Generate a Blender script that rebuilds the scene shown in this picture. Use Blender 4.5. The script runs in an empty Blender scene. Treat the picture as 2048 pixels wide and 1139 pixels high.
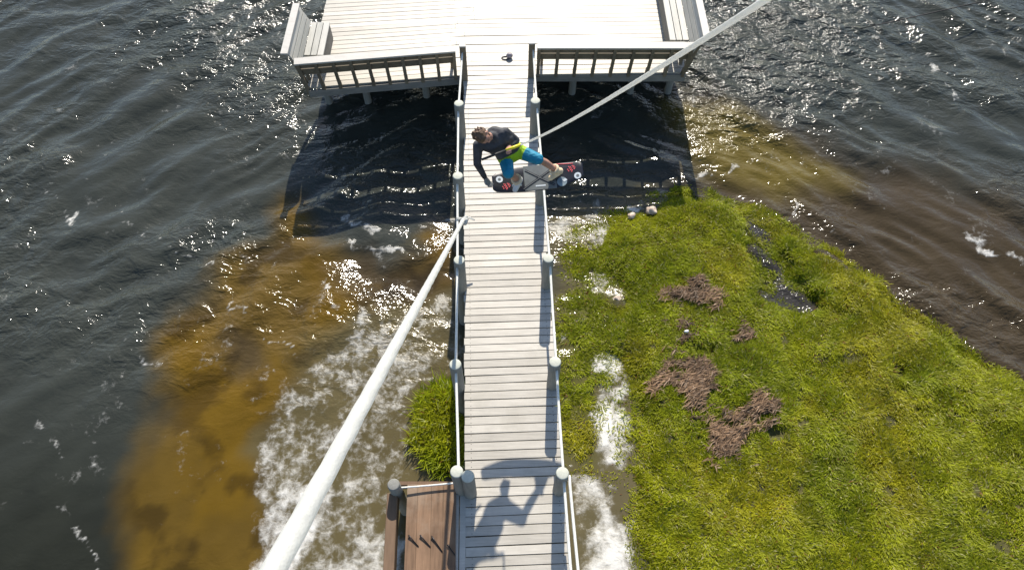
import bpy, bmesh, math, random
import numpy as np
from mathutils import Vector, Matrix
random.seed(7)
rng = np.random.default_rng(11)
C = bpy.context.scene.collection
S = bpy.context.scene
PI = math.pi

# ------------------------------------------------------------------ camera, sky, sun, exposure
TH = math.radians(58.4); F = 1420.0; CZ = 12.2
cam = bpy.data.cameras.new('camera')
cam.sensor_width = 36.0; cam.lens = 36.0 * F / 2048.0
cam.clip_start = 0.05; cam.clip_end = 3000
camo = bpy.data.objects.new('camera', cam); C.objects.link(camo)
camo.location = (0, 0, CZ); camo.rotation_euler = (PI / 2 - TH, 0, 0)
S.camera = camo

SUN_EL = math.radians(38.0); SUN_AZ = math.radians(3.0)
world = bpy.data.worlds.new("World"); S.world = world; world.use_nodes = True
wn = world.node_tree
sky = wn.nodes.new('ShaderNodeTexSky'); sky.sky_type = 'NISHITA'; sky.sun_disc = False
sky.sun_elevation = SUN_EL; sky.sun_rotation = SUN_AZ
sky.dust_density = .6; sky.ozone_density = 1.6
wn.links.new(sky.outputs[0], wn.nodes['Background'].inputs[0])
wn.nodes['Background'].inputs[1].default_value = 0.10
sun = bpy.data.lights.new('sun', 'SUN'); sun.energy = 4.2; sun.angle = math.radians(0.5); sun.color = (1.0, 0.93, 0.82)
suno = bpy.data.objects.new('sun', sun); C.objects.link(suno)
SV = Vector((math.sin(SUN_AZ) * math.cos(SUN_EL), math.cos(SUN_AZ) * math.cos(SUN_EL), math.sin(SUN_EL)))
suno.rotation_euler = SV.to_track_quat('Z', 'Y').to_euler(); suno.location = (2, 30, 30)
S.view_settings.view_transform = 'Standard'; S.view_settings.look = 'None'
S.view_settings.exposure = 0.75; S.view_settings.gamma = 1.0
S.render.engine = 'CYCLES'
S.cycles.max_bounces = 6; S.cycles.diffuse_bounces = 2; S.cycles.glossy_bounces = 2
S.cycles.transmission_bounces = 2; S.cycles.transparent_max_bounces = 4
S.cycles.caustics_reflective = False; S.cycles.caustics_refractive = False
S.cycles.sample_clamp_indirect = 4.0

# ------------------------------------------------------------------ helpers
def at(px, py, z):
    """where a sight line of the survey photograph meets the level z (used to measure plan positions)"""
    u = (px - 1024) / F; t = (py - 569.5) / F
    d = np.array([u, math.cos(TH) - t * math.sin(TH), -(math.sin(TH) + t * math.cos(TH))])
    k = (z - CZ) / d[2]
    return Vector(np.array([0, 0, CZ]) + d * k)
def atd(px, py, dep):
    u = (px - 1024) / F; t = (py - 569.5) / F
    d = np.array([u, math.cos(TH) - t * math.sin(TH), -(math.sin(TH) + t * math.cos(TH))])
    return Vector(np.array([0, 0, CZ]) + d * dep)
V = Vector

def smooth(a, b, x):
    t = np.clip((x - a) / (b - a + 1e-9), 0, 1); return t * t * (3 - 2 * t)
class Noise2:
    def __init__(s, seed): s.g = np.random.default_rng(seed).random((256, 256))
    def __call__(s, x, y):
        xi = np.floor(x).astype(int); yi = np.floor(y).astype(int); fx = x - xi; fy = y - yi
        fx = fx * fx * (3 - 2 * fx); fy = fy * fy * (3 - 2 * fy)
        g = s.g; a = g[xi % 256, yi % 256]; b = g[(xi + 1) % 256, yi % 256]; c = g[xi % 256, (yi + 1) % 256]; d = g[(xi + 1) % 256, (yi + 1) % 256]
        return (a * (1 - fx) + b * fx) * (1 - fy) + (c * (1 - fx) + d * fx) * fy
    def fbm(s, x, y, o=4):
        r = 0; a = .5; n = 0
        for k in range(o):
            r = r + a * s(x * 2 ** k + 17.3 * k, y * 2 ** k + 5.1 * k); n += a; a *= .5
        return r / n
N1, N2, N3, N4 = Noise2(1), Noise2(2), Noise2(3), Noise2(4)

def sdf(poly, x, y):
    """signed distance, positive inside"""
    P = np.array(poly, float); d = np.full(x.shape, 1e9); ins = np.zeros(x.shape, bool)
    n = len(P)
    for i in range(n):
        a = P[i]; b = P[(i + 1) % n]; e = b - a
        wx = x - a[0]; wy = y - a[1]
        t = np.clip((wx * e[0] + wy * e[1]) / (e @ e + 1e-12), 0, 1)
        d = np.minimum(d, np.hypot(wx - e[0] * t, wy - e[1] * t))
        c = ((a[1] > y) != (b[1] > y)) & (x < (b[0] - a[0]) * (y - a[1]) / (b[1] - a[1] + 1e-12) + a[0])
        ins ^= c
    return np.where(ins, d, -d)
def pdist(line, x, y):
    P = np.array(line, float); d = np.full(x.shape, 1e9)
    for a, b in zip(P[:-1], P[1:]):
        e = b - a; wx = x - a[0]; wy = y - a[1]
        t = np.clip((wx * e[0] + wy * e[1]) / (e @ e + 1e-12), 0, 1)
        d = np.minimum(d, np.hypot(wx - e[0] * t, wy - e[1] * t))
    return d
def W(pts, z=0.0): return [tuple(at(p[0], p[1], z)[:2]) for p in pts]

def tag(o, label=None, cat=None, group=None, kind=None):
    if label: o['label'] = label
    if cat: o['category'] = cat
    if group: o['group'] = group
    if kind: o['kind'] = kind
    return o
def thing(name, label, cat, loc=(0, 0, 0), group=None):
    o = bpy.data.objects.new(name, None); C.objects.link(o); o.location = loc
    o.empty_display_size = .2
    return tag(o, label, cat, group)
def link(name, mesh, parent=None, loc=(0, 0, 0)):
    o = bpy.data.objects.new(name, mesh); C.objects.link(o); o.location = loc
    if parent: o.parent = parent
    return o
def wpos(o):
    v = V(o.location)
    while o.parent: o = o.parent; v += V(o.location)
    return v

class MB:
    """collects shapes (world coordinates) into one mesh with a per-piece tint"""
    def __init__(s): s.v = []; s.f = []; s.t = []; s.m = []; s.sm = []
    def add(s, vs, fs, tint=.5, mi=0, sm=False):
        b = len(s.v); s.v += [tuple(v) for v in vs]; s.t += [tint] * len(vs)
        for f in fs: s.f.append(tuple(i + b for i in f)); s.m.append(mi); s.sm.append(sm)
    def box(s, c, ax, h, tint=.5, mi=0, ch=0.0):
        c = V(c); X, Y, Z = [V(a).normalized() for a in ax]
        if ch <= 0:
            vs = [c + X * (h[0] * i) + Y * (h[1] * j) + Z * (h[2] * k) for i in (-1, 1) for j in (-1, 1) for k in (-1, 1)]
            s.add(vs, [(0, 1, 3, 2), (4, 6, 7, 5), (0, 4, 5, 1), (2, 3, 7, 6), (0, 2, 6, 4), (1, 5, 7, 3)], tint, mi); return
        # top edges eased
        a, b, d = h
        ring = lambda e, z: [c + X * (i * (a - e)) + Y * (j * (b - e)) + Z * z for i, j in ((-1, -1), (1, -1), (1, 1), (-1, 1))]
        vs = ring(0, -d) + ring(0, d - ch) + ring(ch, d)
        fs = [(3, 2, 1, 0), (8, 9, 10, 11)]
        for r in (0, 4):
            for k in range(4): fs.append((r + k, r + (k + 1) % 4, r + 4 + (k + 1) % 4, r + 4 + k))
        s.add(vs, fs, tint, mi)
    def beam(s, a, b, w, h, tint=.5, mi=0, up=(0, 0, 1)):
        """rectangular bar from a to b, w across, h along up"""
        a = V(a); b = V(b); d = (b - a); L = d.length; d.normalize(); up = V(up)
        x = d.cross(up).normalized(); z = x.cross(d).normalized()
        s.box((a + b) / 2, (x, d, z), (w / 2, L / 2, h / 2), tint, mi)
    def tube(s, pts, r, n=10, tint=.5, mi=0, cap=True):
        pts = [V(p) for p in pts]; R = r if isinstance(r, (list, tuple)) else [r] * len(pts)
        vs = []; prev = None
        for i, p in enumerate(pts):
            d = (pts[min(i + 1, len(pts) - 1)] - pts[max(i - 1, 0)]).normalized()
            x = d.orthogonal().normalized() if prev is None else (prev - d * prev.dot(d)).normalized()
            prev = x; y = d.cross(x)
            for k in range(n):
                a = 2 * PI * k / n; vs.append(p + (x * math.cos(a) + y * math.sin(a)) * R[i])
        fs = [(i * n + k, i * n + (k + 1) % n, (i + 1) * n + (k + 1) % n, (i + 1) * n + k) for i in range(len(pts) - 1) for k in range(n)]
        if cap: fs += [tuple(range(n - 1, -1, -1)), tuple((len(pts) - 1) * n + k for k in range(n))]
        s.add(vs, fs, tint, mi, True)
    def laid(s, pts, r, pitch=.22, n=18):
        pts = [V(p) for p in pts]; vs = []; prev = None; q = []
        for a, b in zip(pts[:-1], pts[1:]):
            k = max(2, int((b - a).length / .03)); q += [a.lerp(b, i / k) for i in range(k)]
        q.append(pts[-1]); run = 0
        for i, p in enumerate(q):
            d = (q[min(i + 1, len(q) - 1)] - q[max(i - 1, 0)]).normalized()
            x = d.orthogonal().normalized() if prev is None else (prev - d * prev.dot(d)).normalized()
            prev = x; y = d.cross(x)
            if i: run += (p - q[i - 1]).length
            for k in range(n):
                a = 2 * PI * k / n; rr = r * (.94 + .085 * abs(math.cos(1.5 * (a - 2 * PI * run / (3 * pitch)))))
                vs.append(p + (x * math.cos(a) + y * math.sin(a)) * rr)
        fs = [(i * n + k, i * n + (k + 1) % n, (i + 1) * n + (k + 1) % n, (i + 1) * n + k) for i in range(len(q) - 1) for k in range(n)]
        fs += [tuple(range(n - 1, -1, -1)), tuple((len(q) - 1) * n + k for k in range(n))]
        s.add(vs, fs, .5, 0, True)
    def prism(s, poly, nrm, th, tint=.5, mi=0):
        """flat outline (list of points) thickened by th against nrm"""
        n = len(poly); nrm = V(nrm).normalized()
        vs = [V(p) for p in poly] + [V(p) - nrm * th for p in poly]
        fs = [tuple(range(n)), tuple(range(2 * n - 1, n - 1, -1))] + [(k, k + n, (k + 1) % n + n, (k + 1) % n) for k in range(n)]
        s.add(vs, fs, tint, mi)
    def build(s, name, mats, parent=None, loc=None, world=True):
        if not isinstance(mats, (list, tuple)): mats = [mats]
        off = V((0, 0, 0))
        if world:
            off = wpos(parent) if parent else V((0, 0, 0))
            if loc is not None: off = V(loc)
        me = bpy.data.meshes.new(name)
        me.from_pydata([V(v) - off for v in s.v], [], s.f); me.update()
        for m in mats: me.materials.append(m)
        me.polygons.foreach_set('material_index', s.m); me.polygons.foreach_set('use_smooth', s.sm)
        a = me.attributes.new('tint', 'FLOAT', 'POINT'); a.data.foreach_set('value', s.t)
        o = link(name, me, parent)
        if loc is not None: o.location = V(loc) - (wpos(parent) if parent else V((0, 0, 0)))
        bm = bmesh.new(); bm.from_mesh(me); bmesh.ops.recalc_face_normals(bm, faces=bm.faces); bm.to_mesh(me); bm.free()
        return o

# ------------------------------------------------------------------ materials
def nodes(name):
    m = bpy.data.materials.new(name); m.use_nodes = True; nt = m.node_tree
    return m, nt, nt.nodes['Principled BSDF'], lambda t: nt.nodes.new('ShaderNode' + t), nt.links.new
def ramp(nt, stops, interp='LINEAR'):
    r = nt.nodes.new('ShaderNodeValToRGB'); r.color_ramp.interpolation = interp
    e = r.color_ramp.elements
    while len(e) < len(stops): e.new(.5)
    for x, (p, c) in zip(e, stops): x.position = p; x.color = (*c, 1) if len(c) == 3 else c
    return r
def wood(name, lo, hi, scale=(3, 40, 40), rough=.6, spec=.4, stain=None, bump=.25, tintamt=1.0):
    """weathered boards: grain along the long direction, a tint per board, blotches"""
    m, nt, P, nn, ln = nodes(name)
    tc = nn('TexCoord'); mp = nn('Mapping'); mp.inputs['Scale'].default_value = scale; ln(tc.outputs['Object'], mp.inputs[0])
    g = nn('TexNoise'); g.inputs['Scale'].default_value = 1; g.inputs['Detail'].default_value = 5; g.inputs['Roughness'].default_value = .65
    ln(mp.outputs[0], g.inputs['Vector'])
    b = nn('TexNoise'); b.inputs['Scale'].default_value = 2.3; b.inputs['Detail'].default_value = 6; b.inputs['Roughness'].default_value = .6; ln(tc.outputs['Object'], b.inputs['Vector'])
    at_ = nn('Attribute'); at_.attribute_name = 'tint'
    a1 = nn('Math'); a1.operation = 'MULTIPLY_ADD'; ln(at_.outputs['Fac'], a1.inputs[0]); a1.inputs[1].default_value = .45 * tintamt; ln(g.outputs['Fac'], a1.inputs[2])
    a2 = nn('Math'); a2.operation = 'MULTIPLY_ADD'; ln(b.outputs['Fac'], a2.inputs[0]); a2.inputs[1].default_value = .7; ln(a1.outputs[0], a2.inputs[2])
    r = ramp(nt, [(.0, lo), (1, hi)])
    mr = nn('MapRange'); mr.inputs['From Min'].default_value = .65; mr.inputs['From Max'].default_value = 1.5; ln(a2.outputs[0], mr.inputs[0]); ln(mr.outputs[0], r.inputs[0])
    col = r.outputs[0]
    if stain:
        sn = nn('TexNoise'); sn.inputs['Scale'].default_value = .9; sn.inputs['Detail'].default_value = 8; sn.inputs['Roughness'].default_value = .7; ln(tc.outputs['Object'], sn.inputs['Vector'])
        sr = ramp(nt, [(.52, (0, 0, 0)), (.72, (1, 1, 1))]); ln(sn.outputs['Fac'], sr.inputs[0])
        mx = nn('MixRGB'); ln(sr.outputs[0], mx.inputs[0]); ln(col, mx.inputs[1]); mx.inputs[2].default_value = (*stain, 1); col = mx.outputs[0]
    ln(col, P.inputs['Base Color'])
    P.inputs['Roughness'].default_value = rough; P.inputs['Specular IOR Level'].default_value = spec
    bp = nn('Bump'); bp.inputs['Strength'].default_value = bump; bp.inputs['Distance'].default_value = .01; ln(g.outputs['Fac'], bp.inputs['Height']); ln(bp.outputs[0], P.inputs['Normal'])
    return m
def plain(name, col, rough=.6, var=.25, scale=8, metal=0, spec=.5, bump=0, bscale=60):
    m, nt, P, nn, ln = nodes(name)
    tc = nn('TexCoord'); n = nn('TexNoise'); n.inputs['Scale'].default_value = scale; n.inputs['Detail'].default_value = 5; ln(tc.outputs['Object'], n.inputs['Vector'])
    lo = tuple(c * (1 - var) for c in col); hi = tuple(min(1, c * (1 + var)) for c in col)
    r = ramp(nt, [(.3, lo), (.7, hi)]); ln(n.outputs['Fac'], r.inputs[0]); ln(r.outputs[0], P.inputs['Base Color'])
    P.inputs['Roughness'].default_value = rough; P.inputs['Metallic'].default_value = metal; P.inputs['Specular IOR Level'].default_value = spec
    if bump:
        b2 = nn('TexNoise'); b2.inputs['Scale'].default_value = bscale; ln(tc.outputs['Object'], b2.inputs['Vector'])
        bp = nn('Bump'); bp.inputs['Strength'].default_value = bump; bp.inputs['Distance'].default_value = .01; ln(b2.outputs['Fac'], bp.inputs['Height']); ln(bp.outputs[0], P.inputs['Normal'])
    return m

M = {}
M['deck'] = wood('deck_wood', (.33, .302, .255), (.56, .520, .448), (2.0, 30, 30), .5, .5, (.38, .35, .29), .22)
M['cap'] = wood('cap_wood', (.37, .345, .305), (.53, .505, .46), (4, 12, 20), .55, .45)
M['rail'] = wood('rail_wood', (.125, .10, .07), (.25, .21, .15), (6, 30, 30), .7, .3)
M['seat'] = wood('bench_wood', (.29, .29, .26), (.51, .495, .45), (25, 2.5, 25), .55, .45)
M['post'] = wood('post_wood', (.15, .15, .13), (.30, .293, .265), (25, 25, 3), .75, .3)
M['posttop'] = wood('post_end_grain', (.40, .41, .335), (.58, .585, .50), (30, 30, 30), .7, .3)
M['beam'] = wood('beam_wood', (.16, .15, .13), (.30, .28, .25), (4, 20, 20), .75, .25)
M['brown'] = wood('brown_plywood', (.07, .04, .022), (.30, .18, .105), (22, 1.6, 22), .65, .3, (.27, .20, .14), .3)
M['darkbrown'] = wood('dark_brown_timber', (.10, .06, .035), (.22, .14, .085), (20, 2, 20), .7, .3)
M['rope'] = plain('white_rope', (.74, .73, .66), .7, .12, 30, bump=.4, bscale=90)
M['whiterope'] = plain('bright_rope', (.85, .85, .82), .6, .06, 30, bump=.4, bscale=120)
m_ = M['whiterope']; nt_ = m_.node_tree; t_ = nt_.nodes.new('ShaderNodeBsdfTranslucent'); t_.inputs['Color'].default_value = (.85, .85, .82, 1)
x_ = nt_.nodes.new('ShaderNodeMixShader'); x_.inputs[0].default_value = .6; nt_.links.new(nt_.nodes['Principled BSDF'].outputs[0], x_.inputs[1]); nt_.links.new(t_.outputs[0], x_.inputs[2]); nt_.links.new(x_.outputs[0], nt_.nodes['Material Output'].inputs[0])
M['metal'] = plain('dark_metal', (.035, .03, .03), .45, .3, 30, .6)

# ------------------------------------------------------------------ regions of the shore (plan polygons)
ISLAND = W([(1195, 440), (1250, 415), (1300, 405), (1330, 385), (1390, 378), (1430, 376), (1475, 392), (1560, 428), (1622, 460), (1700, 508), (1772, 558), (1812, 598), (1850, 628), (1905, 655), (1985, 712), (2060, 765), (2300, 930), (2400, 1500), (1275, 1500), (1282, 1139), (1268, 1000), (1262, 900), (1262, 780), (1235, 720), (1180, 700), (1200, 640), (1235, 590), (1190, 520)], .15)
SPARSE = W([(1118, 600), (1180, 560), (1215, 600), (1262, 690), (1250, 740), (1215, 800), (1195, 880), (1190, 945), (1125, 940), (1118, 800)], .05)
SPARSE2 = W([(1120, 480), (1190, 430), (1290, 410), (1270, 520), (1240, 600), (1200, 640), (1140, 620)], .05)
STRIP = W([(1215, 800), (1265, 760), (1300, 830), (1300, 960), (1240, 980), (1190, 945)], .05)
CHANNEL = W([(1500, 440), (1530, 448), (1545, 500), (1590, 570), (1622, 600), (1600, 612), (1540, 600), (1545, 545), (1500, 490)], .1)
BUSH = W([(838, 830), (850, 790), (885, 772), (922, 768), (924, 940), (885, 945), (855, 915), (835, 880)], .1)
DEAD = [W(p, .2) for p in ([(1310, 760), (1340, 728), (1365, 738), (1368, 690), (1395, 700), (1415, 745), (1425, 775), (1380, 790), (1345, 768)],
        [(1402, 850), (1440, 820), (1500, 795), (1530, 800), (1540, 845), (1490, 870), (1500, 888), (1430, 895), (1425, 868)],
        [(1362, 635), (1385, 640), (1395, 665), (1372, 672)],
        [(1340, 579), (1372, 577), (1395, 566), (1414, 574), (1422, 600), (1404, 604), (1396, 584), (1344, 586)],
        [(1478, 630), (1492, 640), (1498, 668), (1482, 664)])]
HOLES = [W(p, .2) for p in ([(1535, 850), (1570, 850), (1580, 870), (1545, 872)], [(1790, 730), (1825, 730), (1828, 752), (1795, 750)], [(1385, 680), (1430, 690), (1425, 712), (1390, 700)])]

def inner(x, y):
    """how far a point lies inside the grass, with a ragged shoreline"""
    w = (N1.fbm(x * 1.3, y * 1.3, 4) - .5) * .5
    return sdf(ISLAND, x, y) + w
def chan(x, y): return .05 + sdf(CHANNEL, x, y) + (N2.fbm(x * 2, y * 2, 3) - .5) * .45

# ------------------------------------------------------------------ water
def axis(lo, hi, st, far):
    a = list(np.arange(lo, hi + st / 2, st)); g = st; p = a[0]; pre = []
    while p > -far: g *= 1.35; p -= g; pre.append(p)
    g = st; p = a[-1]; post = []
    while p < far: g *= 1.35; p += g; post.append(p)
    return np.array(pre[::-1] + a + post)
def grid_mesh(name, xs, ys, zf):
    X, Y = np.meshgrid(xs, ys); nx, ny = len(xs), len(ys)
    x = X.ravel(); y = Y.ravel(); z = zf(x, y)
    co = np.stack([x, y, z], 1).astype(np.float32)
    i = (np.arange(ny - 1)[:, None] * nx + np.arange(nx - 1)[None, :]).ravel()
    q = np.stack([i, i + 1, i + nx + 1, i + nx], 1).astype(np.int32)
    return raw_mesh(name, co, q, None), x, y, z
def raw_mesh(name, co, quads, tris):
    me = bpy.data.meshes.new(name); me.vertices.add(len(co)); me.vertices.foreach_set('co', co.ravel().astype(np.float32))
    li = []; ls = []; n = 0
    if quads is not None: li.append(quads.ravel()); ls.append(np.arange(len(quads)) * 4); n = len(quads) * 4
    if tris is not None: li.append(tris.ravel()); ls.append(n + np.arange(len(tris)) * 3)
    li = np.concatenate(li).astype(np.int32); ls = np.concatenate(ls).astype(np.int32)
    me.loops.add(len(li)); me.loops.foreach_set('vertex_index', li)
    me.polygons.add(len(ls)); me.polygons.foreach_set('loop_start', ls)
    me.polygons.foreach_set('use_smooth', np.ones(len(ls), bool))
    me.update(calc_edges=True); me.validate()
    return me
def setcol(me, name, rgb):
    a = me.attributes.new(name, 'FLOAT_COLOR', 'POINT'); c = np.ones((len(rgb), 4), np.float32); c[:, :3] = rgb
    a.data.foreach_set('color', c.ravel())
def setval(me, name, v):
    a = me.attributes.new(name, 'FLOAT', 'POINT'); a.data.foreach_set('value', np.asarray(v, np.float32))

def shelter(x, y):
    """calm water: in the lee of the shore and close to the boardwalk"""
    return smooth(4.5, 9.5, y + .25 * np.abs(x)) * .82 + .18
WV = [(random.uniform(.45, 2.2), random.gauss(0, .55), random.uniform(0, 6.28), Noise2(100 + i)) for i in range(30)]
def wave(x, y):
    s = y + 2.6 * np.sqrt((x * .32) ** 2 + 1.2) + (N3.fbm(x * .25, y * .25, 3) - .5) * 2.2
    z = 0
    for L, a, ph, nz in WV:
        k = 2 * PI / L
        z = z + .0105 * L * smooth(.3, .75, nz(x / (L * 1.8) + 40, y / (L * 1.8) + 40)) * np.sin(k * (s * math.cos(a) + x * math.sin(a)) + ph)
    z = np.sign(z) * np.abs(z) ** .9
    dist = np.hypot(x, y)
    return z * shelter(x, y) * smooth(60, 25, dist) * .66
xs = axis(-13.5, 13.5, .06, 700); ys = axis(.6, 17.5, .06, 700)
wm, wx, wy, wz = grid_mesh('water', xs, ys, wave)
# sediment (body colour of the turbid water)
wxw = wx + (N1.fbm(wx * .9, wy * .9, 4) - .5) * 1.1; wyw = wy + (N2.fbm(wx * .9, wy * .9, 4) - .5) * 1.1
deep = np.array([.047, .051, .041]); ochre = np.array([.142, .082, .005]); olive = np.array([.150, .112, .018]); murk = np.array([.135, .112, .055]); brown = np.array([.060, .043, .021]); mud = np.array([.045, .040, .035])
col = np.tile(deep, (len(wx), 1))
def paint(c, m): 
    global col
    col = col * (1 - m[:, None]) + c * m[:, None]
paint(np.array([.022, .023, .015]), smooth(6, 2, wyw) * smooth(-3.0, -5.5, wxw))
paint(brown, smooth(-1.2, .9, sdf(W([(1350, 180), (1500, 230), (1750, 330), (2100, 420), (2300, 520), (2300, 1000), (1400, 480)]), wxw, wyw)))
paint(olive, .85 * smooth(-.5, .5, sdf(W([(1340, 200), (1480, 230), (1600, 300), (1700, 340), (1690, 370), (1560, 390), (1450, 360), (1380, 330)]), wxw, wyw)))
OCH = W([(545, 395), (590, 400), (640, 470), (740, 530), (900, 470), (925, 600), (700, 640), (610, 760), (540, 860), (520, 900), (560, 1139), (600, 1400), (230, 1400), (265, 1139), (285, 900), (320, 790), (310, 660), (400, 600), (430, 530), (520, 480)])
paint(np.array([.070, .046, .012]), smooth(-.4, .4, sdf(W([(520, 860), (560, 760), (640, 640), (760, 600), (760, 800), (600, 1000), (640, 1139), (640, 1400), (500, 1400)]), wxw, wyw)))
och = smooth(-.35, .4, sdf(OCH, wxw, wyw))
paint(ochre, och * (.78 + .22 * smooth(.35, .6, N4.fbm(wx * .8 + 9, wy * .8, 4))))
dk = smooth(-.3, .3, sdf(W([(430, 690), (470, 640), (520, 660), (540, 720), (470, 770), (440, 760)]), wxw, wyw)); paint(brown, dk * .7)
dk = smooth(-.4, .5, sdf(W([(640, 520), (720, 500), (900, 520), (880, 600), (740, 640), (690, 600)]), wxw, wyw)); paint(brown, dk * .85)
paint(murk, smooth(-.5, .3, sdf(W([(1095, 430), (1300, 400), (1300, 1400), (1100, 1400)]), wxw, wyw)))
paint(np.array([.115, .11, .024]), .9 * smooth(-.3, .3, sdf(SPARSE, wxw, wyw)))
paint(np.array([.118, .094, .040]), smooth(-.4, .4, sdf(W([(620, 660), (760, 610), (925, 600), (925, 1400), (540, 1400), (540, 1000), (510, 900), (600, 780)]), wxw, wyw)))
paint(mud, smooth(-.2, .1, chan(wx, wy)))
col *= (1 - .45 * och * smooth(.5, .68, N2.fbm(wx * 1.7 + 3, wy * 1.7, 5)))[:, None]
col *= .82 * (.82 + .36 * N3.fbm(wx * 2.2, wy * 2.2, 4))[:, None]
setcol(wm, 'body', col)
# foam: where the wash piles it up, plus some wave glints painted white
fo = np.zeros(len(wx))
def foam_area(pts, dens, soft=.5, z=0.0):
    global fo
    fo = np.maximum(fo, dens * smooth(-soft, soft, sdf(W(pts, z), wxw, wyw) + (N4.fbm(wx * 2.1, wy * 2.1, 5) - .5) * 1.6 * soft ** .5))
foam_area([(600, 760), (640, 680), (760, 620), (870, 600), (920, 640), (920, 760), (850, 780), (835, 860), (845, 940), (775, 962), (775, 1139), (540, 1300), (545, 1050), (510, 920), (530, 850)], .41, .5)
foam_area([(610, 740), (700, 640), (740, 680), (700, 740), (640, 800)], .50, .3)
foam_area([(760, 690), (850, 640), (860, 700), (790, 760)], .47, .3)
foam_area([(570, 930), (630, 925), (660, 960), (620, 1040), (590, 1100), (560, 1250), (480, 1250), (545, 1080), (560, 1000)], .92, .32)
foam_area([(640, 1110), (690, 1055), (740, 1030), (775, 1020), (775, 1250), (600, 1250)], .80, .35)
foam_area([(690, 960), (780, 930), (850, 950), (775, 985), (700, 1010)], .52, .3)
foam_area([(510, 900), (540, 870), (560, 900), (540, 960), (560, 1050), (530, 1060)], .55, .2)
foam_area([(1238, 705), (1262, 700), (1258, 760), (1270, 820), (1285, 900), (1272, 960), (1210, 950), (1195, 900), (1205, 830), (1230, 770)], .86, .28)
foam_area([(1190, 830), (1225, 800), (1240, 760), (1255, 700), (1262, 715), (1250, 790), (1225, 860), (1205, 930), (1195, 900)], .85, .1)
foam_area([(1172, 1055), (1200, 1020), (1250, 1030), (1285, 1080), (1290, 1250), (1130, 1250), (1150, 1120)], .95, .3)
foam_area([(1135, 965), (1200, 955), (1250, 985), (1262, 1050), (1180, 1040), (1140, 1020)], .72, .3)
foam_area([(1100, 445), (1180, 425), (1290, 410), (1275, 470), (1262, 560), (1240, 610), (1180, 600), (1160, 540), (1105, 500)], .55, .3)
foam_area([(1120, 500), (1200, 450), (1230, 470), (1225, 560), (1190, 600), (1150, 570)], .50, .35)
foam_area([(1098, 440), (1150, 435), (1150, 480), (1105, 490)], .66, .15)
foam_area([(1250, 425), (1275, 415), (1270, 480), (1245, 520), (1240, 490)], .62, .15)
foam_area([(1225, 560), (1248, 570), (1250, 605), (1228, 600)], .66, .1)
def foam_glint_line(pts, wd, dens):
    if dens < .7: wd *= .48
    global fo
    d = pdist(W(pts), wx + (N2.fbm(wx * 3, wy * 3, 3) - .5) * .5, wy + (N3.fbm(wx * 3, wy * 3, 3) - .5) * .5)
    brk = smooth(.38, .62, N4.fbm(wx * 2.6, wy * 2.6, 3))
    fo = np.maximum(fo, dens * smooth(wd, wd * .2, d) * (.35 + .65 * brk))
for l in ([(85, 370), (120, 400), (160, 465)], [(215, 410), (290, 470), (340, 500), (420, 530)], [(455, 595), (500, 630), (530, 680), (600, 715)], [(40, 400), (-20, 440)],
          [(75, 830), (110, 870), (130, 910)], [(110, 1000), (160, 1060), (230, 1139)], [(230, 660), (280, 720), (320, 735)], [(655, 560), (670, 620)], [(350, 610), (358, 650)]):
    foam_glint_line(l, .10, .66)
for l in ([(1112, 682), (1140, 672), (1180, 645)], [(1385, 355), (1430, 350), (1480, 335)]): foam_glint_line(l, .13, .9)
foam_glint_line([(1262, 700), (1255, 730), (1245, 765), (1225, 800), (1208, 840), (1200, 890)], .22, 1.25)
foam_glint_line([(1262, 425), (1258, 470), (1245, 520), (1238, 580), (1228, 620)], .2, 1.0)
for l in ([(700, 480), (740, 500), (790, 530)], [(840, 440), (910, 445)], [(760, 500), (850, 520)], [(690, 440), (760, 460)], [(1590, 420), (1602, 400)], [(1920, 470), (1990, 510), (2040, 520)], [(1870, 130), (1910, 200)]): foam_glint_line(l, .12, .74)  # those left of the boardwalk are sun glints on waves, painted as foam
fo *= 1 - smooth(-.1, .2, chan(wx, wy))
setval(wm, 'foam', fo)
gust = np.maximum(1.2 * smooth(-.8, 1.0, sdf(W([(1360, -60), (1780, -60), (1680, 180), (1540, 290), (1360, 320), (1340, 150)]), wxw, wyw)), .55 * smooth(-.8, 1.0, sdf(W([(330, -60), (660, -60), (600, 260), (420, 260)]), wxw, wyw)))
setval(wm, 'chop', gust)
setval(wm, 'wind', shelter(wx, wy) * (.35 + 1.0 * smooth(.3, .7, N1.fbm(wx * .35, wy * .6, 4))) + gust * 1.35)

m, nt, P, nn, ln = nodes('lake_water'); M['water'] = m
tc = nn('TexCoord')
a_b = nn('Attribute'); a_b.attribute_name = 'body'
a_f = nn('Attribute'); a_f.attribute_name = 'foam'
a_w = nn('Attribute'); a_w.attribute_name = 'wind'
# foam lace: cells torn by noise
dn = nn('TexNoise'); dn.inputs['Scale'].default_value = 3.5; dn.inputs['Detail'].default_value = 5; ln(tc.outputs['Object'], dn.inputs['Vector'])
va = nn('VectorMath'); va.operation = 'MULTIPLY_ADD'; ln(dn.outputs['Color'], va.inputs[0]); va.inputs[1].default_value = (.16, .16, .16); ln(tc.outputs['Object'], va.inputs[2])
vo = nn('TexVoronoi'); vo.feature = 'DISTANCE_TO_EDGE'; vo.inputs['Scale'].default_value = 6.5; ln(va.outputs[0], vo.inputs['Vector'])
ve = nn('MapRange'); ve.inputs['From Min'].default_value = 0; ve.inputs['From Max'].default_value = .28; ve.inputs['To Min'].default_value = 1; ve.inputs['To Max'].default_value = 0; ln(vo.outputs['Distance'], ve.inputs[0])
fn = nn('TexNoise'); fn.inputs['Scale'].default_value = 5.5; fn.inputs['Detail'].default_value = 10; fn.inputs['Roughness'].default_value = .70; ln(va.outputs[0], fn.inputs['Vector'])
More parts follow.
